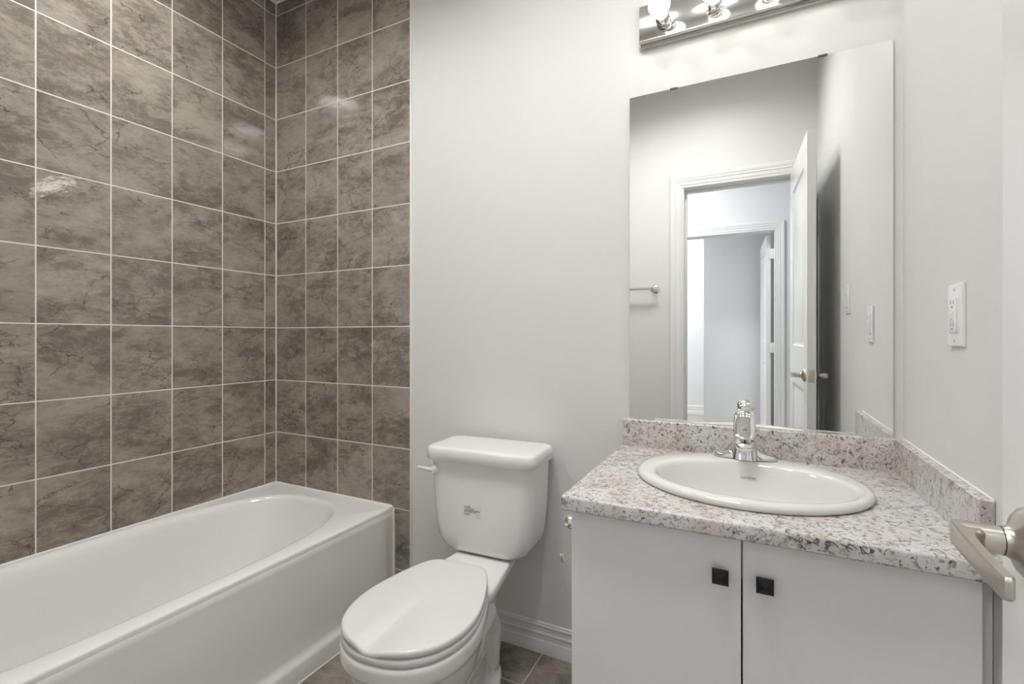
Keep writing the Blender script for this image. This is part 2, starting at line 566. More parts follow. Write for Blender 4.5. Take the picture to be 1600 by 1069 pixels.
# hallway beyond the doorway
HY = -3.18
structure('wall_hall_left', box(-0.5, -0.4, HY, YF - 0.12, 0, ZC), M['hall_paint'], smooth=0)
structure('wall_hall_right', box(3.4, 3.5, HY, YF - 0.12, 0, ZC), M['hall_paint'], smooth=0)
structure('wall_hall_front', box(XR + 0.1, 3.5, YF - 0.12, YF, 0, ZC), M['hall_paint'], smooth=0)
structure('wall_hall_near', box(-0.4, -0.1, YF - 0.12, YF, 0, ZC), M['hall_paint'], smooth=0)
HX0, HX1 = 1.50, 2.243
bm = bmesh.new()
add_box(bm, -0.5, HX0, HY - 0.12, HY, 0, ZC)
add_box(bm, HX1, 3.5, HY - 0.12, HY, 0, ZC)
add_box(bm, HX0, HX1, HY - 0.12, HY, DZ, ZC)
structure('wall_hall_back', bm, M['hall_paint'], smooth=0)
casing('trim_7', HX0, HX1, DZ, HY, 1, label='white moulded casing around the doorway across the hall')
structure('wall_bedroom_left', box(-0.5, -0.4, -6.1, HY - 0.12, 0, ZC), M['hall_paint'], smooth=0)
structure('wall_bedroom_right', box(3.4, 3.5, -6.1, HY - 0.12, 0, ZC), M['hall_paint'], smooth=0)
structure('wall_bedroom_back', box(-0.5, 3.5, -5.85, -5.75, 0, ZC), M['hall_paint'], smooth=0)
structure('wall_bedroom_closet', box(1.583, 3.4, -4.5, -4.2, 0, ZC), M['hall_paint'], smooth=0)
structure('baseboard_bedroom', extrude_profile([(-5.75 - y, z * 1.25) for y, z in base_profile()], 'x', -0.4, 3.4), M['trim'], smooth=25)

# ---- panelled door leaf builder: local frame, hinge at origin, leaf along +u, thickness along +t, height z
def door_leaf_bm(L, T, H, recess_sides=(0, 1)):
    """two raised panels moulded into each face"""
    bm = bmesh.new()
    panels = [(0.11, L - 0.11, 1.06, H - 0.13), (0.11, L - 0.11, 0.24, 0.86)]
    us = sorted({0, L, 0.11, L - 0.11})
    zs = [0, 0.24, 0.86, 1.06, H - 0.13, H]
    for side in (0, 1):
        t = 0 if side == 0 else T
        d = 1 if side == 0 else -1
        for i in range(3):
            for j in range(5):
                u0, u1, z0, z1 = us[i], us[i + 1], zs[j], zs[j + 1]
                isp = (i == 1 and j in (1, 3))
                if not isp:
                    bm.faces.new([bm.verts.new((u, t, z)) for u, z in ((u0, z0), (u1, z0), (u1, z1), (u0, z1))])
                else:
                    steps = [(0, 0), (0.006, 0.006), (0.014, 0.0085), (0.022, 0.0085), (0.045, 0.002), (0.050, 0.001)]
                    prev = None
                    for ins, dep in steps:
                        ring = [bm.verts.new((u, t + d * dep, z)) for u, z in ((u0 + ins, z0 + ins), (u1 - ins, z0 + ins), (u1 - ins, z1 - ins), (u0 + ins, z1 - ins))]
                        if prev:
                            for k in range(4):
                                bm.faces.new((prev[k], prev[(k + 1) % 4], ring[(k + 1) % 4], ring[k]))
                        prev = ring
                    bm.faces.new(prev)
    for (a, b) in (((0, 0), (0, 1)), ((L, 0), (L, 1))):
        u = a[0]
        bm.faces.new([bm.verts.new(p) for p in ((u, 0, 0), (u, T, 0), (u, T, H), (u, 0, H))])
    for z in (0, H):
        bm.faces.new([bm.verts.new(p) for p in ((0, 0, z), (L, 0, z), (L, T, z), (0, T, z))])
    bmesh.ops.remove_doubles(bm, verts=bm.verts[:], dist=1e-5)
    return bm

def place_leaf(bm, hinge, free, T, zbot, right=True):
    """map local (u,t,z) so the leaf runs from hinge to free, thickness to +X side"""
    h = Vector((hinge[0], hinge[1], 0)); f = Vector((free[0], free[1], 0))
    u = (f - h).normalized()
    t = Vector((u.y, -u.x, 0))
    mt = Matrix(((u.x, t.x, 0, h.x), (u.y, t.y, 0, h.y), (0, 0, 1, zbot), (0, 0, 0, 1)))
    bmesh.ops.transform(bm, matrix=mt, verts=bm.verts[:])
    return mt

LEAF_H, LEAF_F, LT = (2.266, -1.600), (2.292, -0.945), 0.035
LL = math.hypot(LEAF_F[0] - LEAF_H[0], LEAF_F[1] - LEAF_H[1])
door = thing('door_1', 'white two-panel bathroom door standing open against the right wall', 'door', (LEAF_H[0], LEAF_H[1], 0), kind='structure')
bm = door_leaf_bm(LL, LT, 2.030)
DM = place_leaf(bm, LEAF_H, LEAF_F, LT, 0.012)
leaf = obj('door_leaf', bm, M['door'], door, smooth=20)
HZ = 0.943 - 0.012
HU = LL - 0.067

def to_door(bm):
    bmesh.ops.transform(bm, matrix=DM, verts=bm.verts[:])
    return bm
# latch face plate on the free edge
bm = bmesh.new()
add_box(bm, LL - 0.001, LL + 0.0015, LT / 2 - 0.0125, LT / 2 + 0.0125, HZ - 0.0285, HZ + 0.0285, bevel=0.0007)
plate = obj('latch_plate', to_door(bm), M['nickel'], door, label='satin nickel latch plate')
obj('latch_bolt', to_door(box(LL + 0.001, LL + 0.010, LT / 2 - 0.006, LT / 2 + 0.006, HZ - 0.008, HZ + 0.008, bevel=0.003)), M['nickel'], plate)
bm = bmesh.new()
for dz in (-0.020, 0.020):
    add_lathe(bm, [(0.0035, 0), (0.0035, 0.0012), (0.001, 0.0014)], (LL + 0.0012, LT / 2, HZ + dz), (1, 0, 0), 12)
obj('screw', to_door(bm), M['screw'], plate)

def lever_set(side):
    s = -1 if side == 0 else 1
    t0 = 0 if side == 0 else LT
    ln = 0.047
    bm = lathe([(0.031, 0), (0.031, 0.003), (0.029, 0.007), (0.024, 0.011), (0.0155, 0.0145), (0.0130, 0.0175), (0.0120, 0.0208)], (HU, t0, HZ), (0, s, 0), 40)
    rose = obj('door_handle', to_door(bm), M['nickel'], door, label='satin nickel lever handle', smooth=50)
    # lever: straight hub meeting a blade swept back along the leaf toward the hinge
    bm = bmesh.new()
    add_lathe(bm, [(0.0118, 0.0212), (0.0118, ln - 0.004), (0.0105, ln)], (HU, t0, HZ), (0, s, 0), 28)
    g = [(0.0122, ln - 0.003), (0.0105, ln + 0.0045), (0.0060, ln + 0.0062), (-0.030, ln + 0.0068), (-0.070, ln + 0.0066), (-0.1040, ln + 0.0058), (-0.1080, ln + 0.0045),
         (-0.1090, ln + 0.0008), (-0.1060, ln - 0.0018), (-0.070, ln - 0.0006), (-0.045, ln - 0.0010), (-0.030, ln - 0.0020), (-0.020, ln - 0.0045), (-0.0145, ln - 0.0085), (-0.0112, ln - 0.0130), (0.0100, ln - 0.0130)]
    rings = []
    for z, k in ((-1.0, 0.82), (-0.86, 0.95), (-0.6, 1.0), (0.6, 1.0), (0.86, 0.95), (1.0, 0.82)):
        r = []
        cu = sum(p[0] for p in g) / len(g)
        ct = ln + 0.001
        for du, t in g:
            hz = 0.0100 - 0.0018 * min(1.0, max(0.0, -du / 0.117))
            r.append(Vector((HU + du * (1 - (1 - k) * 0.06), t0 + s * (ct + (t - ct) * (1 - (1 - k) * 0.8)), HZ + z * hz)))
        rings.append(r)
    add_loft(bm, rings)
    obj('lever', to_door(bm), M['nickel'], rose, smooth=45)
    obj('collar', to_door(lathe([(0.0121, 0.0206), (0.0121, 0.0213)], (HU, t0, HZ), (0, s, 0), 28)), M['seam'], rose)
lever_set(0)
lever_set(1)
for z in (0.22, 1.02, 1.80):
    bm = lathe([(0.006, -0.045), (0.006, 0.045)], (LEAF_H[0] + LT + 0.004, LEAF_H[1] - 0.012, z), (0, 0, 1), 12)
    add_box(bm, LEAF_H[0] + 0.004, LEAF_H[0] + LT + 0.002, LEAF_H[1] - 0.003, LEAF_H[1] - 0.0005, z - 0.044, z + 0.044)
    obj('hinge', bm, M['nickel'], door)

# bedroom door leaf seen across the hall
D2H, D2F = (2.218, HY - 0.135), (2.178, HY - 0.90)
door2 = thing('door_2', 'white panelled door across the hall, swung open into the far room', 'door', (D2H[0], D2H[1], 0), kind='structure')
bm = door_leaf_bm(0.76, 0.035, 2.02)
DM2 = place_leaf(bm, D2H, D2F, 0.035, 0.012)
bmesh.ops.translate(bm, verts=bm.verts[:], vec=(0, 0, 0))
obj('door_leaf', bm, M['door'], door2, smooth=20)
for z in (0.25, 1.02, 1.86):
    bm = bmesh.new()
    add_box(bm, D2H[0] - 0.012, D2H[0] + 0.026, HY - 0.122, HY - 0.1205, z - 0.045, z + 0.045, bevel=0.0005)
    add_lathe(bm, [(0.006, -0.045), (0.006, 0.045)], (D2H[0] - 0.006, HY - 0.128, z), (0, 0, 1), 12)
    obj('hinge', bm, M['trim'], door2)

# unseen ceiling lamps added to light the hallway and the room beyond
def ceiling_fill_lamp(x, y, r, mat, label):
    t = thing('ceiling_fill_lamp', label, 'added fill lamp', (x, y, ZC))
    obj('fill_lamp_base', lathe([(r + 0.015, 0), (r + 0.015, 0.02), (r, 0.025)], (x, y, ZC), (0, 0, -1), 40), M['trim'], t)
    obj('diffuser', lathe([(r, 0.024), (r * 0.985, 0.031), (r * 0.93, 0.036), (r * 0.5, 0.040), (0.001, 0.041)], (x, y, ZC), (0, 0, -1), 40), mat, t)
def fill_downlight(x, y, label):  # unseen lamp added to even out the bathroom light
    t = thing('ceiling_fill_light', label, 'added fill lamp', (x, y, ZC))
    obj('housing', lathe([(0.136, 0.001), (0.152, 0.001), (0.152, 0.067), (0.149, 0.070), (0.141, 0.070), (0.138, 0.067), (0.136, 0.012), (0.136, 0.001)], (x, y, ZC), (0, 0, -1), 48), M['trim'], t)
    obj('lens', lathe([(0.1355, 0.006), (0.1355, 0.009), (0.1345, 0.010)], (x, y, ZC), (0, 0, -1), 48), M['fill_bath'], t)
fill_downlight(1.38, -0.82, 'unseen round fill light added on the ceiling in front of the toilet')
fill_downlight(0.42, -0.80, 'unseen round fill light added on the ceiling over the bathtub')
fill_downlight(1.82, -0.98, 'unseen round fill light added on the ceiling in front of the vanity')
ceiling_fill_lamp(1.30, -2.30, 0.22, M['fill_cool'], 'unseen round fill lamp added on the hallway ceiling')
ceiling_fill_lamp(0.3, -3.85, 0.14, M['fill_far'], 'unseen round fill lamp added on the far room ceiling, nearer the doorway')
ceiling_fill_lamp(0.8, -4.9, 0.25, M['fill_far'], 'unseen round fill lamp added on the far room ceiling, nearer the back wall')

# ================================================================= BATHTUB
tub = thing('bathtub', 'white alcove bathtub set between the tiled walls beside the toilet', 'bathtub', (0.37, -0.76, 0))
TX1 = 0.734
TY0 = YF + 0.052
RZ = 0.410
NB = 96
tcx, tcy = 0.349, (TY0 + 0.10 - 0.085) / 2
def basin_ring(ins, z, yfar=0.0, ynear=0.0, p=2.9):
    a = 0.322 - ins
    y1 = -0.085 - ins - yfar
    y0 = TY0 + 0.10 + ins + ynear
    return ell(tcx, (y0 + y1) / 2, a, (y1 - y0) / 2, z, NB, p)
bm = bmesh.new()
# rectangular outer edge with the same vertex count
def rect_ring(x0, x1, y0, y1, z):
    cx, cy = tcx, tcy
    out = []
    for pnt in basin_ring(0, 0):
        dx, dy = pnt.x - cx, pnt.y - cy
        # scale normalised direction out to the rectangle
        s = 1e9
        if dx > 1e-9: s = min(s, (x1 - cx) / dx)
        if dx < -1e-9: s = min(s, (x0 - cx) / dx)
        if dy > 1e-9: s = min(s, (y1 - cy) / dy)
        if dy < -1e-9: s = min(s, (y0 - cy) / dy)
        out.append(Vector((cx + dx * s, cy + dy * s, z)))
    # snap the nearest vertices to the four corners
    for X, Yc in ((x0, y0), (x0, y1), (x1, y0), (x1, y1)):
        k = min(range(len(out)), key=lambda i: (out[i].x - X) ** 2 + (out[i].y - Yc) ** 2)
        out[k] = Vector((X, Yc, z))
    return out
x0, x1, y0, y1 = 0.002, TX1, TY0, -0.004
rings = [rect_ring(x0, x1, y0, y1, 0.392), rect_ring(x0, x1, y0, y1, RZ - 0.007), rect_ring(x0 + 0.001, x1 - 0.0015, y0 + 0.001, y1 - 0.001, RZ - 0.0025), rect_ring(x0 + 0.002, x1 - 0.006, y0 + 0.002, y1 - 0.002, RZ)]
rings += [basin_ring(-0.012, RZ - 0.001), basin_ring(-0.003, RZ - 0.002), basin_ring(0.004, RZ - 0.007), basin_ring(0.011, RZ - 0.018), basin_ring(0.017, RZ - 0.040)]
rings += [basin_ring(0.030, 0.30, 0.02), basin_ring(0.046, 0.20, 0.06, 0.01), basin_ring(0.062, 0.13, 0.10, 0.02), basin_ring(0.085, 0.095, 0.13, 0.03), basin_ring(0.13, 0.078, 0.15, 0.05), basin_ring(0.24, 0.072, 0.22, 0.15)]
add_loft(bm, rings, cap0=False, cap1=True)
# apron: grid with a recessed end band and a stepped toe
zprof = [(0.37, 0.0), (0.30, 0.0045), (0.20, 0.009), (0.12, 0.012), (0.085, 0.014), (0.074, 0.017), (0.067, 0.025), (0.062, 0.032), (0.055, 0.0345), (0.02, 0.035), (0.0, 0.035)]
ys = [y1, -0.030, -0.040, -0.048, -0.056, -0.066, -0.30, -0.70, -1.10, TY0 + 0.066, TY0 + 0.05, TY0 + 0.03, TY0]
def endw(y):
    d = min(y1 - y, y - TY0)
    return min(1.0, max(0.0, (d - 0.026) / 0.035))
cols = []
for y in ys:
    e = endw(y)
    e = e * e * (3 - 2 * e)
    cols.append([Vector((TX1 - 0.004, y, 0.396)), Vector((TX1 + 0.0002, y, 0.3925))] + [Vector((TX1 + (o if z < 0.08 else o * e), y, z)) for z, o in zprof] + [Vector((TX1 - 0.05, y, 0.0))])
vr = [[bm.verts.new(p) for p in c] for c in cols]
for a, b in zip(vr[:-1], vr[1:]):
    for i in range(len(a) - 1):
        bm.faces.new((a[i], b[i], b[i + 1], a[i + 1]))
obj('tub_body', bm, M['acrylic'], tub, smooth=60)
bm = bmesh.new()
add_tube(bm, [(0.0058, TY0, RZ + 0.002), (0.0058, -0.008, RZ + 0.002)], 0.0056, 10)
add_tube(bm, [(0.0045, -0.0075, RZ + 0.002), (TX1 - 0.012, -0.0075, RZ + 0.001), (TX1 - 0.001, -0.006, RZ - 0.010), (TX1 + 0.002, -0.005, 0.30), (TX1 + 0.002, -0.005, 0.0)], 0.0052, 10)
add_tube(bm, [(TX1 + 0.036, -0.01, 0.001), (TX1 + 0.036, TY0, 0.001)], 0.003, 8)
obj('caulk_bead', bm, M['caulk'], tub, label='white caulk line around the tub')

# ================================================================= TOILET (built in its own frame, front = -y)
toil = thing('toilet', 'white two-piece toilet with closed lid between bathtub and vanity', 'toilet', (1.262, -0.018, 0), math.radians(2.5))
def L(name, bm, mat, parent=None, **k):
    o = obj(name, bm, mat, parent or toil, local=True, **k)
    return o
HALF = [(0.0, 0.0), (0.045, -0.001), (0.075, -0.004), (0.098, -0.022), (0.118, -0.058), (0.138, -0.110), (0.157, -0.175), (0.167, -0.240), (0.161, -0.308), (0.136, -0.368), (0.093, -0.410), (0.045, -0.430), (0.0, -0.434)]
half = [(p.x, p.y) for p in catmull([Vector((a, b, 0)) for a, b in HALF], 4)]
OUT = half + [(-x, y) for x, y in half[-2:0:-1]]       # closed outline, clockwise from the back centre
NO = len(OUT)
SR = math.radians(3.2)
SO = Vector((0.0, -0.315))
def egg(s, z, dy=0.0, zf=None, cy=-0.225, add=0.0):
    out = []
    for x, y in OUT:
        px, py = x * s, cy + (y - cy) * s
        if add:
            v = Vector((x, y - cy))
            if v.length > 1e-6:
                v = v.normalized() * add
                px += v.x; py += v.y
        py += dy
        X = px * math.cos(SR) - py * math.sin(SR)
        Yv = px * math.sin(SR) + py * math.cos(SR)
        zz = z if zf is None else zf(px, py, z)
        out.append(Vector((SO.x + X, SO.y + Yv, zz)))
    return out
def stad(hw, yb, yf, z, p=2.6):
    cy, hd = (yb + yf) / 2, (yb - yf) / 2
    out = []
    for x, y in OUT:
        t = math.atan2((y + 0.225), x)
        c, s = math.cos(t), math.sin(t)
        out.append(Vector((hw * math.copysign(abs(c) ** (2 / p), c), cy + hd * math.copysign(abs(s) ** (2 / p), s), z)))
    return out
def lerp(a, b, t):
    return [p.lerp(q, t) for p, q in zip(a, b)]
# bowl + pedestal as one body
bm = bmesh.new()
P = lambda z: stad(0.082, -0.16, -0.60, z, 3.0)
rings = [stad(0.108, -0.12, -0.605, 0.0, 2.2), stad(0.108, -0.12, -0.605, 0.026, 2.2), stad(0.104, -0.125, -0.602, 0.034, 2.2), stad(0.090, -0.15, -0.598, 0.039, 2.4), stad(0.076, -0.19, -0.590, 0.046, 3.0), stad(0.074, -0.20, -0.580, 0.10, 3.0)]
rings += [lerp(stad(0.074, -0.20, -0.57, 0.16, 3.0), egg(0.70, 0.16, 0.03), 0.20), lerp(stad(0.080, -0.20, -0.57, 0.20, 3.0), egg(0.80, 0.20, 0.03), 0.50), egg(0.80, 0.235, 0.018), egg(0.885, 0.27, 0.010), egg(0.945, 0.31, 0.004), egg(0.975, 0.338, 0.0), egg(0.985, 0.343), egg(1.012, 0.347), egg(1.018, 0.352), egg(1.018, 0.378), egg(1.008, 0.386), egg(0.98, 0.389), egg(0.5, 0.389)]
add_loft(bm, rings)
# deck under the tank and rear trap column
deck = []
for z, hw, yf, r in ((0.02, 0.060, -0.30, 0.05), (0.12, 0.058, -0.30, 0.05), (0.20, 0.058, -0.31, 0.05), (0.27, 0.064, -0.33, 0.05), (0.31, 0.080, -0.36, 0.05), (0.335, 0.104, -0.38, 0.05), (0.350, 0.121, -0.385, 0.045), (0.362, 0.127, -0.385, 0.04), (0.380, 0.127, -0.385, 0.04), (0.387, 0.122, -0.38, 0.035)):
    yb = -0.03 - 0.11 * min(1.0, max(0.0, (0.36 - z) / 0.10))
    deck.append(rrect(0.004, (yb + yf) / 2, hw, (yb - yf) / 2, r, z, 8))
for r in deck:
    for p in r:
        p.x = 0.004 + (p.x - 0.004) * (1 - 0.36 * min(1.0, max(0.0, (p.y + 0.34) / 0.30)))
add_loft(bm, deck)
# trapway bulge on either side
for sx in (1, -1):
    add_tube(bm, [(sx * 0.045, -0.38, 0.15), (sx * 0.050, -0.31, 0.225), (sx * 0.046, -0.24, 0.250), (sx * 0.040, -0.19, 0.18), (sx * 0.036, -0.19, 0.05)], [0.030, 0.036, 0.040, 0.038, 0.034], 16)
bowl = L('bowl', bm, M['china'], smooth=80, mods=[('REMESH', {'mode': 'VOXEL', 'voxel_size': 0.0042, 'use_smooth_shade': True}), ('SMOOTH', {'factor': 0.5, 'iterations': 5})])
for sx in (1, -1):
    L('bolt_cap', lathe([(0.013, 0), (0.013, 0.006), (0.009, 0.014), (0.001, 0.016)], (sx * 0.095, -0.32, 0.026), (0, 0, 1), 20), M['china'], bowl)
# seat ring under the lid
L('seat', loft([egg(0.985, 0.3905), egg(1.000, 0.393), egg(1.004, 0.399), egg(1.000, 0.406), egg(0.985, 0.4085), egg(0.6, 0.4085)]), M['plastic'], smooth=60)
# lid with finger scoop at the front
def lidz(px, py, z):
    # py runs 0 (hinge) .. -0.434 (front)
    k = max(0.0, min(1.0, (-py - 0.13) / 0.27))
    k = k * k * (3 - 2 * k)
    xx = px + 0.020 - 0.03 * (1 - k)
    wv = 0.016 if xx < 0 else 0.050
    dome = 0.0045 * (1 - min(1.0, (px / 0.165) ** 2)) * (1 - 0.3 * k)
    return z + dome - 0.0130 * k * math.exp(-(xx / wv) ** 2) * (1 if z > 0.414 else 0.25)
rings = [egg(0.97, 0.4095), egg(0.992, 0.411, zf=lidz), egg(1.0, 0.4155, zf=lidz), egg(1.0, 0.420, zf=lidz), egg(0.993, 0.4243, zf=lidz), egg(0.978, 0.4262, zf=lidz)]
for s in (0.95, 0.9, 0.84, 0.77, 0.69, 0.6, 0.5, 0.4, 0.3, 0.2, 0.1, 0.02):
    rings.append(egg(s, 0.4268 + 0.001 * (1 - s), zf=lidz))
L('seat_lid', loft(rings), M['plastic'], smooth=60)
bm = bmesh.new()
for sx in (-0.072, 0.072):
    add_box(bm, sx - 0.016, sx + 0.016, -0.330, -0.300, 0.386, 0.408, bevel=0.006, seg=3)
add_tube(bm, [(-0.075, -0.322, 0.404), (0.075, -0.322, 0.404)], 0.005, 12)
L('seat_hinge', bm, M['plastic'])
# tank
tk = []
for z, hw, yf, yb in ((0.386, 0.105, -0.160, -0.035), (0.390, 0.122, -0.172, -0.028), (0.398, 0.140, -0.183, -0.022), (0.415, 0.157, -0.191, -0.018), (0.44, 0.170, -0.196, -0.015), (0.48, 0.179, -0.199, -0.013), (0.55, 0.185, -0.202, -0.012), (0.63, 0.188, -0.204, -0.012), (0.705, 0.190, -0.206, -0.012)):
    tk.append(rrect(0.0, (yf + yb) / 2, hw, (yb - yf) / 2, 0.042 if z > 0.4 else 0.05, z, 8))
tank = L('tank', loft(tk), M['china'], smooth=60)
ld = []
for z, g, r in ((0.7035, -0.003, 0.040), (0.706, 0.0, 0.040), (0.728, 0.001, 0.040), (0.7385, -0.0008, 0.040), (0.7430, -0.0030, 0.039), (0.7458, -0.0065, 0.037), (0.7470, -0.012, 0.035), (0.7476, -0.03, 0.028)):
    ld.append(rrect(0.0, -0.112, 0.201 + g, 0.111 + g, r, z, 8))
L('tank_lid', loft(ld), M['china'], smooth=60)
L('gasket_outline', loft([rrect(0.0, -0.10, 0.10, 0.062, 0.04, z, 8) for z in (0.384, 0.3885)]), M['rubber'])
lv = L('flush_lever', lathe([(0.016, 0), (0.016, 0.005), (0.013, 0.011), (0.006, 0.014)], (-0.163, -0.204, 0.668), (0, -1, 0), 24), M['plastic'])
bm = bmesh.new()
pts = [(-0.163, -0.219, 0.668), (-0.182, -0.222, 0.670), (-0.202, -0.222, 0.6715), (-0.222, -0.220, 0.671)]
rs = [0.0085, 0.0065, 0.0058, 0.0062]
add_tube(bm, pts + [(-0.226, -0.2195, 0.671)], rs + [0.003], 14)
add_tube(bm, [(-0.163, -0.212, 0.668), (-0.163, -0.2245, 0.668)], 0.0095, 16)
L('lever_arm', bm, M['plastic'], lv)
# printed label on the tank: rows of tiny dark print
bm = bmesh.new()
def print_row(x0, x1, z, h, seed, gap=0.25):
    rnd = random.Random(seed)
    x = x0
    while x < x1:
        wd = rnd.uniform(0.0006, 0.0014)
        if rnd.random() > gap:
            hh = h * rnd.uniform(0.6, 1.0)
            yy = -0.2042 - 0.0000
            bm.faces.new([bm.verts.new((a, yy, b)) for a, b in ((x, z), (min(x + wd, x1), z), (min(x + wd, x1), z + hh), (x, z + hh))])
        x += wd + 0.0003
PX, PZ = -0.050, 0.556
print_row(PX, PX + 0.024, PZ, 0.0034, 1, 0.1)
print_row(PX, PX + 0.038, PZ - 0.0048, 0.0022, 2)
print_row(PX, PX + 0.060, PZ - 0.0105, 0.0022, 3)
print_row(PX, PX + 0.058, PZ - 0.0138, 0.0022, 4)
print_row(PX, PX + 0.050, PZ - 0.0171, 0.0022, 5)
print_row(PX, PX + 0.020, PZ - 0.0225, 0.0020, 6)
print_row(PX, PX + 0.023, PZ - 0.0255, 0.0020, 7)
print_row(PX, PX + 0.015, PZ - 0.0285, 0.0020, 8)
print_row(PX + 0.058, PX + 0.060, PZ - 0.003, 0.0036, 9, 0.0)
for a in range(4):
    r = [(PX + 0.047, PZ - 0.032), (PX + 0.060, PZ - 0.032), (PX + 0.060, PZ - 0.022), (PX + 0.047, PZ - 0.022)]
    (xa, za), (xb, zb) = r[a], r[(a + 1) % 4]
    q = [(min(xa, xb) - 0.0003, min(za, zb) - 0.0003), (max(xa, xb) + 0.0003, min(za, zb) - 0.0003), (max(xa, xb) + 0.0003, max(za, zb) + 0.0003), (min(xa, xb) - 0.0003, max(za, zb) + 0.0003)]
    bm.faces.new([bm.verts.new((u, -0.2042, v)) for u, v in q])
lab = L('printed_label', bm, M['ink'], tank, smooth=0, label='small black print on the tank front')

# ================================================================= VANITY
VX0, VX1 = 1.711, 2.406
VYF = -0.548
CZ0, CZ = 0.736, 0.768
van = thing('vanity_cabinet', 'white two-door vanity cabinet under the granite-look countertop', 'cabinet', (2.06, -0.27, 0))
bm = bmesh.new()
add_box(bm, VX0, VX0 + 0.016, VYF + 0.018, -0.002, 0.10, CZ0 - 0.001)
add_box(bm, VX1 - 0.02, VX1 - 0.004, VYF + 0.018, -0.002, 0.10, CZ0 - 0.001)
add_box(bm, VX0 + 0.016, VX1 - 0.02, VYF + 0.018, -0.002, 0.10, 0.116)
add_box(bm, VX0 + 0.016, VX1 - 0.02, -0.012, -0.002, 0.116, CZ0 - 0.001)
add_box(bm, VX0 + 0.016, VX1 - 0.02, VYF + 0.018, VYF + 0.034, CZ0 - 0.09, CZ0 - 0.001)
add_box(bm, VX0 + 0.004, VX1 - 0.004, VYF + 0.075, VYF + 0.09, 0.0, 0.10)
obj('carcass', bm, M['cabinet'], van, smooth=0)
obj('filler_strip', box(VX1 - 0.004, XR - 0.001, VYF + 0.022, VYF + 0.038, 0.0, CZ0 - 0.001), M['cabinet'], van)
GAP = 2.0575
def knob(x, z, parent):
    bm = bmesh.new()
    h = 0.0148
    yb = VYF
    add_lathe(bm, [(0.007, 0), (0.007, 0.010)], (x, yb, z), (0, -1, 0), 16)
    rings = []
    for dy, s in ((0.010, 0.9), (0.0112, 1.0), (0.0150, 1.0), (0.0160, 0.90), (0.0245, 0.04)):
        rings.append([Vector((x + sx * h * s, yb - dy, z + sz * h * s)) for sx, sz in ((-1, -1), (1, -1), (1, 1), (-1, 1))])
    add_loft(bm, rings)
    return obj('knob', bm, M['black'], parent, smooth=10, label='black pyramid-faced square knob')
for (a, b, kx) in ((VX0 + 0.001, GAP - 0.0016, 2.020), (GAP + 0.0016, VX1 - 0.001, 2.0965)):
    d = obj('door', box(a, b, VYF, VYF + 0.016, 0.105, CZ0 - 0.0045, bevel=0.0008, seg=1), M['cabinet'], van, smooth=30)
    knob(kx, 0.6535, d)

# countertop with an oval cut-out for the sink
top = thing('countertop', 'speckled granite-look laminate countertop with backsplash on the white vanity', 'countertop', (2.06, -0.28, CZ0))
CX0, CX1, CY0, CY1 = 1.698, XR - 0.001, -0.577, -0.001
SX, SY = 2.060, -0.284
NS = 96
hole = [Vector((SX + 0.236 * math.cos(2 * PI * i / NS), SY + 0.202 * math.sin(2 * PI * i / NS), 0)) for i in range(NS)]
def crect(x0, x1, y0, y1, z):
    out = []
    for pnt in hole:
        dx, dy = pnt.x - SX, pnt.y - SY
        s = 1e9
        if dx > 1e-9: s = min(s, (x1 - SX) / dx)
        if dx < -1e-9: s = min(s, (x0 - SX) / dx)
        if dy > 1e-9: s = min(s, (y1 - SY) / dy)
        if dy < -1e-9: s = min(s, (y0 - SY) / dy)
        out.append(Vector((SX + dx * s, SY + dy * s, z)))
    for X, Yc in ((x0, y0), (x0, y1), (x1, y0), (x1, y1)):
        k = min(range(NS), key=lambda i: (out[i].x - X) ** 2 + (out[i].y - Yc) ** 2)
        out[k] = Vector((X, Yc, z))
    return out
R_ = 0.006
rings = [[Vector((p.x, p.y, CZ0)) for p in hole], crect(CX0, CX1, CY0 + 0.003, CY1, CZ0), crect(CX0, CX1, CY0, CY1, CZ0 + 0.003),
         crect(CX0, CX1, CY0, CY1, CZ - R_), crect(CX0 + 0.0003, CX1, CY0 + 0.0012, CY1, CZ - 0.0028), crect(CX0 + 0.0005, CX1, CY0 + 0.0030, CY1, CZ - 0.0010), crect(CX0 + 0.0008, CX1, CY0 + R_, CY1, CZ),
         [Vector((p.x, p.y, CZ)) for p in hole], [Vector((p.x, p.y, CZ0)) for p in hole]]
obj('worktop', loft(rings, cap0=False, cap1=False), M['granite'], top, smooth=35)
BZ = 0.8535
obj('backsplash', extrude_profile([(-0.0005, CZ + 0.0003), (-0.020, CZ + 0.0003), (-0.020, BZ - 0.005), (-0.0185, BZ - 0.0015), (-0.015, BZ), (-0.0005, BZ)], 'x', CX0 + 0.001, XR - 0.0205), M['granite'], top, smooth=50)
obj('side_splash', box(XR - 0.020, XR - 0.0008, -0.535, -0.0008, CZ + 0.0003, BZ, bevel=0.0006, seg=1), M['granite'], top, smooth=30)
obj('caulk_bead', tube([(XR - 0.001, -0.533, BZ + 0.0008), (XR - 0.001, -0.002, BZ + 0.0008)], 0.0022, 8), M['caulk'], top, label='white caulk line above the side splash')
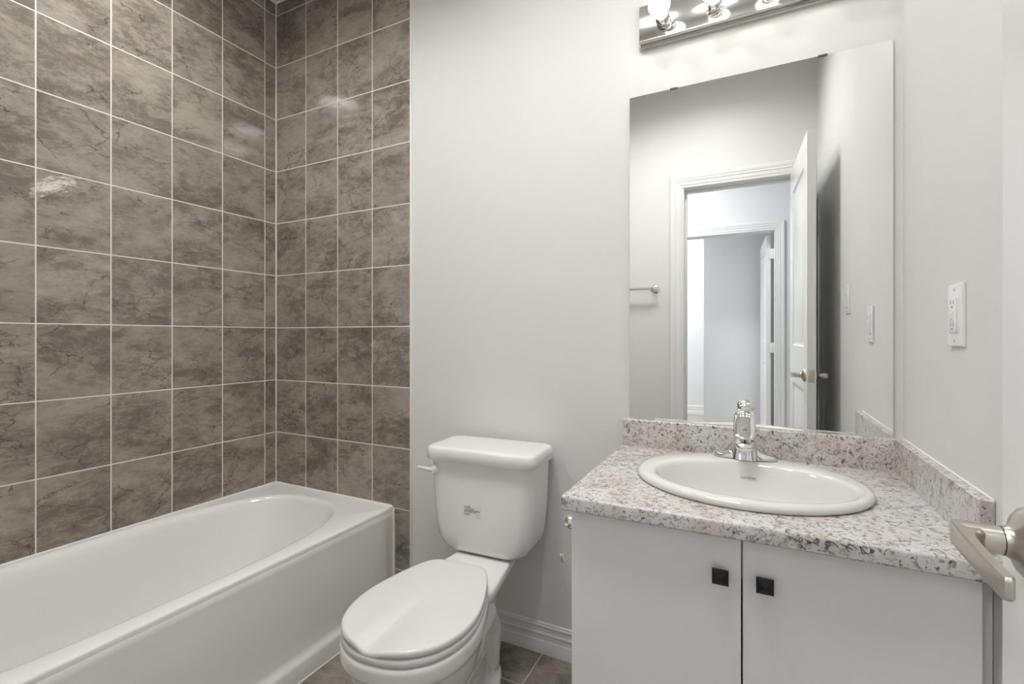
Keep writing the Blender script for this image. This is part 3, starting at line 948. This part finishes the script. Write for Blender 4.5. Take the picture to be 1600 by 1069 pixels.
# handwriting in pen on the front edge
strokes = [[(370, 205), (430, 225), (490, 262), (530, 262), (535, 235), (505, 220), (496, 250), (512, 276)],
           [(565, 240), (640, 270), (725, 305)], [(735, 235), (690, 240), (665, 262), (685, 285), (715, 272), (722, 250), (705, 245), (690, 262)],
           [(945, 332), (890, 280), (830, 262), (793, 285), (812, 325), (850, 308), (845, 282), (800, 276)],
           [(965, 290), (1030, 315), (1112, 362)], [(1075, 385), (1040, 350), (1048, 312), (1095, 298), (1165, 358)],
           [(1225, 415), (1205, 365), (1188, 322), (1230, 365), (1265, 402), (1300, 398), (1312, 365), (1303, 305)]]
ca, sa = math.cos(math.radians(26.723)), math.sin(math.radians(26.723))
def edge_pt(px, py):
    X, Yp = 1180 + px / 7.27, 810 + py / 7.27
    d = Vector((-sa + ca * (X - 800) / 748.3, ca + sa * (X - 800) / 748.3, (526.1 - Yp) / 748.3))
    t = (CY0 - 0.0002 - cam.location.y) / d.y
    p = Vector(cam.location) + d * t
    return Vector((round(p.x, 4), CY0 - 0.0001, max(CZ0 + 0.002, min(CZ - R_ + 0.001, round(p.z, 4)))))
bm = bmesh.new()
for s in strokes:
    add_tube(bm, catmull([edge_pt(*q) for q in s], 5), 0.0006, 5)
obj('pen_marks', bm, M['ink'], top, label='black pen scrawl on the front edge')

# ================================================================= SINK
snk = thing('sink', 'white oval drop-in basin set in the countertop', 'sink', (SX, SY, CZ))
IX, IY = 2.068, -0.311
rings = []
for cx, cy, a, b, z in ((SX, SY, 0.250, 0.216, CZ + 0.0012), (SX, SY, 0.2525, 0.2185, CZ + 0.005), (SX, SY, 0.2525, 0.2185, CZ + 0.010), (SX, SY, 0.250, 0.216, CZ + 0.0145), (SX, SY, 0.245, 0.211, CZ + 0.0175), (SX, SY, 0.238, 0.204, CZ + 0.0190),
                        (SX + 0.004, SY - 0.016, 0.228, 0.180, CZ + 0.0185), (IX, IY, 0.2200, 0.1610, CZ + 0.0180), (IX, IY, 0.2155, 0.1565, CZ + 0.0165), (IX, IY, 0.2115, 0.1525, CZ + 0.0125), (IX, IY, 0.208, 0.149, CZ + 0.006),
                        (IX, IY, 0.201, 0.142, CZ - 0.012), (IX, IY, 0.190, 0.131, CZ - 0.040), (IX, IY, 0.173, 0.116, CZ - 0.070), (IX, IY, 0.148, 0.095, CZ - 0.095), (IX, IY + 0.005, 0.112, 0.070, CZ - 0.112), (IX, IY + 0.01, 0.07, 0.045, CZ - 0.121), (IX, IY + 0.015, 0.022, 0.022, CZ - 0.125)):
    rings.append(ell(cx, cy, a, b, z, NS))
# outer underside so that the bowl has thickness
under = [ell(IX, IY, 0.03, 0.03, CZ - 0.135, NS), ell(IX, IY, 0.125, 0.08, CZ - 0.122, NS), ell(IX, IY, 0.175, 0.118, CZ - 0.095, NS), ell(IX - 0.002, IY, 0.205, 0.150, CZ - 0.04, NS), ell(SX + 0.004, SY - 0.010, 0.222, 0.180, CZ - 0.002, NS), ell(SX, SY, 0.232, 0.198, CZ + 0.0008, NS)]
bm = loft(under + rings, cap0=True, cap1=True)
bm.normal_update()
tree = BVHTree.FromBMesh(bm)
basin = obj('basin', bm, M['sink'], snk, smooth=60)
obj('drain', lathe([(0.021, 0), (0.021, 0.002), (0.015, 0.003), (0.013, 0.0005)], (IX, IY + 0.015, CZ - 0.1248), (0, 0, 1), 24), M['chrome'], snk, label='chrome drain ring')
bm = text_bm('contrac', 0.0105)
for v in bm.verts:
    v.co.x *= 1.12
dirn = Vector((0, 1, -0.25)).normalized()
for v in bm.verts:
    src = Vector((2.066 + v.co.x, -0.30, CZ + 0.010 + v.co.y * 1.0))
    hit = tree.ray_cast(src, dirn)
    if hit[0] is not None:
        v.co = hit[0] - dirn * 0.0004
obj('maker_name', bm, M['grey_ink'], basin, smooth=0, label='small grey lettering reading contrac')

# ================================================================= FAUCET
FX, FY, FZ = 2.057, -0.112, CZ + 0.0185
fau = thing('faucet', 'polished chrome single-lever faucet standing on the back rim of the sink', 'faucet', (FX, FY, FZ))
rings = []
for z, a, b in ((0, 0.0765, 0.0255), (0.004, 0.0775, 0.0265), (0.008, 0.0765, 0.0255), (0.011, 0.070, 0.0235), (0.014, 0.055, 0.0225), (0.019, 0.041, 0.0225), (0.027, 0.032, 0.0225), (0.036, 0.0285, 0.022)):
    rings.append(ell(FX, FY, a, b, FZ + z, 48, 2.3 if z < 0.012 else 2.8))
obj('base_plate', loft(rings), M['chrome'], fau, smooth=60)
obj('gasket_outline', loft([ell(FX, FY, 0.0782, 0.0272, FZ + z, 48, 2.3) for z in (-0.0006, 0.0008)]), M['rubber'], fau, label='dark outline strip added under the base')  # thin dark strip stands in for dark reflections along the chrome edge
rings = []
for z, a, b, dy in ((0.001, 0.0335, 0.030, -0.004), (0.010, 0.0325, 0.029, -0.003), (0.030, 0.0290, 0.0265, -0.001), (0.050, 0.0262, 0.0255, 0.0), (0.072, 0.0255, 0.0255, 0.002), (0.096, 0.0252, 0.0252, 0.002), (0.098, 0.0245, 0.0245, 0.002)):
    rings.append(ell(FX, FY + dy, a, b, FZ + z, 40, 4.0 if z < 0.04 else (2.8 if z < 0.06 else 2.0)))
body = obj('faucet_body', loft(rings), M['chrome'], fau, smooth=60)
# spout reaching forward over the basin
sec = []
for y, z, hw, hh in ((0.0, 0.050, 0.022, 0.016), (-0.03, 0.050, 0.0235, 0.0150), (-0.06, 0.0495, 0.0235, 0.0130), (-0.078, 0.0485, 0.0225, 0.0115), (-0.091, 0.0475, 0.0200, 0.0100), (-0.097, 0.0470, 0.0160, 0.0080), (-0.100, 0.0465, 0.0095, 0.0045)):
    r = []
    for q in range(24):
        a = 2 * PI * q / 24
        c, s = math.cos(a), math.sin(a)
        r.append(Vector((FX + math.copysign(abs(c) ** 0.75, c) * hw, FY + y, FZ + z + math.copysign(abs(s) ** 0.75, s) * hh)))
    sec.append(r)
obj('spout', loft(sec), M['chrome'], fau, smooth=60)
obj('aerator', lathe([(0.0125, 0), (0.0125, 0.010), (0.0105, 0.011), (0.009, 0.009)], (FX, FY - 0.080, FZ + 0.0405), (0, 0, -1), 24), M['chrome'], fau)
obj('cap_ring', lathe([(0.0246, 0.0978), (0.0246, 0.0998)], (FX, FY + 0.002, FZ), (0, 0, 1), 32), M['seam'], fau, label='dark seam ring under the lever cap')
# lever: one hooded cap, domed behind and sloping down over the spout in front
sec = []
for y, zt, zb, hw in ((0.0265, 0.108, 0.101, 0.008), (0.0245, 0.116, 0.100, 0.0165), (0.018, 0.1255, 0.100, 0.0215), (0.008, 0.1325, 0.100, 0.0248), (-0.004, 0.1350, 0.100, 0.0262), (-0.018, 0.1325, 0.100, 0.0265), (-0.028, 0.1270, 0.098, 0.0266), (-0.038, 0.1190, 0.091, 0.0268), (-0.050, 0.1070, 0.080, 0.0266), (-0.062, 0.0940, 0.071, 0.0258), (-0.072, 0.0830, 0.0665, 0.0240), (-0.079, 0.0755, 0.0650, 0.0205), (-0.083, 0.0715, 0.0655, 0.0140), (-0.0845, 0.0700, 0.0670, 0.0070)):
    r = []
    zc_, hh = (zt + zb) / 2, (zt - zb) / 2
    for q in range(28):
        a = 2 * PI * q / 28
        c, s = math.cos(a), math.sin(a)
        e = 0.72 if s > 0 else 0.45
        r.append(Vector((FX + math.copysign(abs(c) ** 0.8, c) * hw, FY + y, FZ + zc_ + math.copysign(abs(s) ** e, s) * hh)))
    sec.append(r)
cap = obj('lever_handle', loft(sec), M['chrome'], fau, smooth=60)
def dot(x, col, nm):
    m = simple(nm, col, 0.3)
    bm = lathe([(0.0022, 0), (0.0022, 0.0012), (0.001, 0.0018)], (FX + x, FY - 0.0665, FZ + 0.0888), (0, -0.75, 0.68), 12)
    obj('temperature_dot', bm, m, cap, label=nm)
dot(-0.0028, (0.55, 0.03, 0.03), 'red hot-water dot')
dot(0.0028, (0.03, 0.08, 0.45), 'blue cold-water dot')
bm = text_bm('u', 0.0115)
for v in bm.verts:
    v.co = Vector((FX + v.co.x, FY - 0.0318 - 0.0005 + 0.05 * v.co.y * 3, FZ + 0.0165 + v.co.y))
obj('maker_mark', bm, M['ink'], body, smooth=0, label='small dark u mark')

# ================================================================= MIRROR
mir = thing('wall_mirror', 'large frameless wall mirror above the backsplash, reflecting the doorway', 'mirror', (2.06, 0, BZ))
MX0, MX1, MZ0, MZ1 = 1.718, 2.4035, 0.8545, 1.895
bm = box(MX0, MX1, -0.007, -0.001, MZ0, MZ1)
for f in bm.faces:
    f.material_index = 0 if f.calc_center_median().y < -0.0065 else 1
bm2 = bm
obj('glass', bm2, [M['mirror'], M['glass_edge']], mir, smooth=0)
for cx in (1.855, 2.248):
    bm = bmesh.new()
    add_box(bm, cx - 0.011, cx + 0.011, -0.0085, -0.0005, MZ1 + 0.0002, MZ1 + 0.002)
    add_box(bm, cx - 0.011, cx + 0.011, -0.0090, -0.0074, MZ1 - 0.003, MZ1 + 0.002)
    obj('clip', bm, M['slot'], mir, label='small dark clip')
obj('bottom_channel', box(MX0, MX1, -0.0095, -0.0005, BZ + 0.0002, BZ + 0.0010), M['bar'], mir)

# ================================================================= VANITY LIGHT
vl = thing('vanity_light', 'metal vanity light bar with round bulbs on the wall above the mirror', 'wall lamp', (2.06, 0, 2.10))
LX0, LX1 = 1.750, 2.372
bm = bmesh.new()
add_box(bm, LX0, LX1, -0.018, -0.0005, 2.042, 2.168, bevel=0.001, seg=1)
obj('back_plate', bm, M['fixture'], vl, smooth=30)
obj('face_plate', box(LX0 + 0.004, LX1 - 0.004, -0.030, -0.0185, 2.050, 2.166, bevel=0.0015), M['fixture'], vl, smooth=30)
bm = bmesh.new()
add_tube(bm, [(LX0 + 0.005, -0.0325, 2.0510), (LX1 - 0.005, -0.0325, 2.0510)], 0.0036, 14)
obj('bottom_rail', bm, M['fixture'], vl, label='rounded rail along the lower edge')
for i in range(4):
    bx = 1.830 + i * 0.1445
    bz = 2.094
    s = obj('socket', lathe([(0.0225, 0), (0.0225, 0.002), (0.0215, 0.003), (0.0215, 0.022), (0.0225, 0.023), (0.0225, 0.0245), (0.0212, 0.0255), (0.0205, 0.047), (0.0185, 0.048), (0.0185, 0.043)], (bx, -0.030, bz), (0, -1, 0), 36), M['chrome'], vl, label='chrome socket cup', smooth=50)
    prof = [(0.0130, 0.040), (0.0135, 0.052), (0.0165, 0.060)]
    for k in range(1, 13):
        a = PI * 0.80 - k * (PI * 0.80) / 12
        prof.append((max(0.031 * math.sin(a), 0.0004), 0.090 + 0.031 * math.cos(a)))
    obj('bulb', lathe(prof, (bx, -0.030, bz), (0, -1, 0), 32), M['bulb'], s, label='lit white bulb')

# ================================================================= OUTLET / SWITCH
def wall_plate(name, label, cat, y, z, x=XR):
    t = thing(name, label, cat, (x, y, z))
    bm = bmesh.new()
    W, H_ = 0.0355, 0.059
    # plate: outer flange then raised face
    rings = []
    for dx, g in ((0.0004, 0.0), (0.004, 0.0), (0.0062, -0.0015), (0.0065, -0.003)):
        rings.append([Vector((x - dx, y + sy * (W + g), z + sz * (H_ + g))) for sy, sz in ((-1, -1), (1, -1), (1, 1), (-1, 1))])
    add_loft(bm, rings)
    p = obj('cover_plate', bm, M['device'], t, smooth=20)
    for sz in (-1, 1):
        obj('screw', lathe([(0.0030, 0), (0.0030, 0.0008), (0.0022, 0.0012)], (x - 0.0064, y, z + sz * 0.0485), (-1, 0, 0), 14), M['screw'], p)
    return t
YO, ZO = -0.380, 1.160
t = wall_plate('wall_outlet', 'white GFCI outlet on the right wall above the side splash', 'outlet', YO, ZO)
xo = XR - 0.0065
rec = obj('receptacle', box(xo - 0.0035, xo + 0.001, YO - 0.0165, YO + 0.0165, ZO - 0.0335, ZO + 0.0335, bevel=0.0012), M['device'], t)
xs = xo - 0.0037
for zc in (ZO + 0.021, ZO - 0.021):
    bm = bmesh.new()
    add_box(bm, xs, xs + 0.001, YO - 0.0075, YO - 0.0055, zc - 0.001, zc + 0.007)
    add_box(bm, xs, xs + 0.001, YO + 0.0055, YO + 0.0072, zc, zc + 0.0065)
    add_lathe(bm, [(0.0022, 0), (0.0022, 0.0004)], (xs + 0.0003, YO, zc - 0.0055), (-1, 0, 0), 12)
    obj('socket_slots', bm, M['slot'], rec, smooth=0)
for zc in (ZO + 0.0042, ZO - 0.0042):
    obj('button', box(xs - 0.0012, xs + 0.001, YO - 0.0075, YO + 0.0075, zc - 0.0032, zc + 0.0032, bevel=0.0006), M['device'], rec)
t = wall_plate('light_switch', 'white rocker light switch seen only in the mirror, above the outlet', 'light switch', -0.790, 1.270, XR - 0.001)
r = obj('switch_frame', box(xo - 0.003, xo + 0.001, -0.790 - 0.0165, -0.790 + 0.0165, 1.270 - 0.0335, 1.270 + 0.0335, bevel=0.0008), M['device'], t)
bm = extrude_profile([(xo - 0.002, 1.239), (xo - 0.0035, 1.239), (xo - 0.0052, 1.270), (xo - 0.0095, 1.301), (xo - 0.002, 1.301)], 'y', -0.790 - 0.0145, -0.790 + 0.0145)
obj('rocker', bm, M['device'], r, smooth=20)

# ================================================================= PAPER HOLDER on the cabinet side
TPX, TPY, TPZ = 1.672, -0.437, 0.657
tp = thing('toilet_paper_holder', 'chrome paper holder arm on the left side of the vanity cabinet', 'paper holder', (VX0, TPY, TPZ))
obj('rose', lathe([(0.021, 0), (0.021, 0.004), (0.017, 0.008), (0.010, 0.010)], (VX0 + 0.0005, TPY, TPZ), (-1, 0, 0), 32), M['chrome'], tp)
bm = lathe([(0.0085, 0.009), (0.0085, 0.024)] + [(0.0175 * math.sin(PI * k / 12), 0.040 - 0.0175 * math.cos(PI * k / 12)) for k in range(3, 13)], (VX0, TPY, TPZ), (-1, 0, 0), 28)
obj('post', bm, M['chrome'], tp)
bm = bmesh.new()
pth = [(TPX, TPY, TPZ), (TPX, -0.30, TPZ), (TPX, -0.285, TPZ - 0.004), (TPX, -0.277, TPZ - 0.018), (TPX, -0.277, 0.602), (TPX, -0.283, 0.588), (TPX, -0.297, 0.583), (TPX, -0.487, 0.583), (TPX, -0.497, 0.586), (TPX, -0.502, 0.593), (TPX, -0.503, 0.603)]
add_tube(bm, pth, 0.0046, 14)
obj('arm', bm, M['chrome'], tp, label='chrome arm with upturned tip', smooth=50)

# ================================================================= TOWEL BAR on the door wall (seen in the mirror)
TBZ = 1.425
tb = thing('towel_bar', 'chrome towel bar on the door wall, seen in the mirror', 'towel bar', (1.21, YF, TBZ))
for px in (1.513, 0.903):
    obj('post', lathe([(0.027, 0), (0.027, 0.004), (0.022, 0.008), (0.010, 0.012), (0.0085, 0.045), (0.012, 0.052), (0.0145, 0.062), (0.012, 0.072), (0.004, 0.076)], (px, YF + 0.0003, TBZ), (0, 1, 0), 32), M['chrome'], tb, smooth=50)
obj('bar', tube([(0.903, YF + 0.062, TBZ), (1.513, YF + 0.062, TBZ)], 0.0085, 18), M['chrome'], tb)
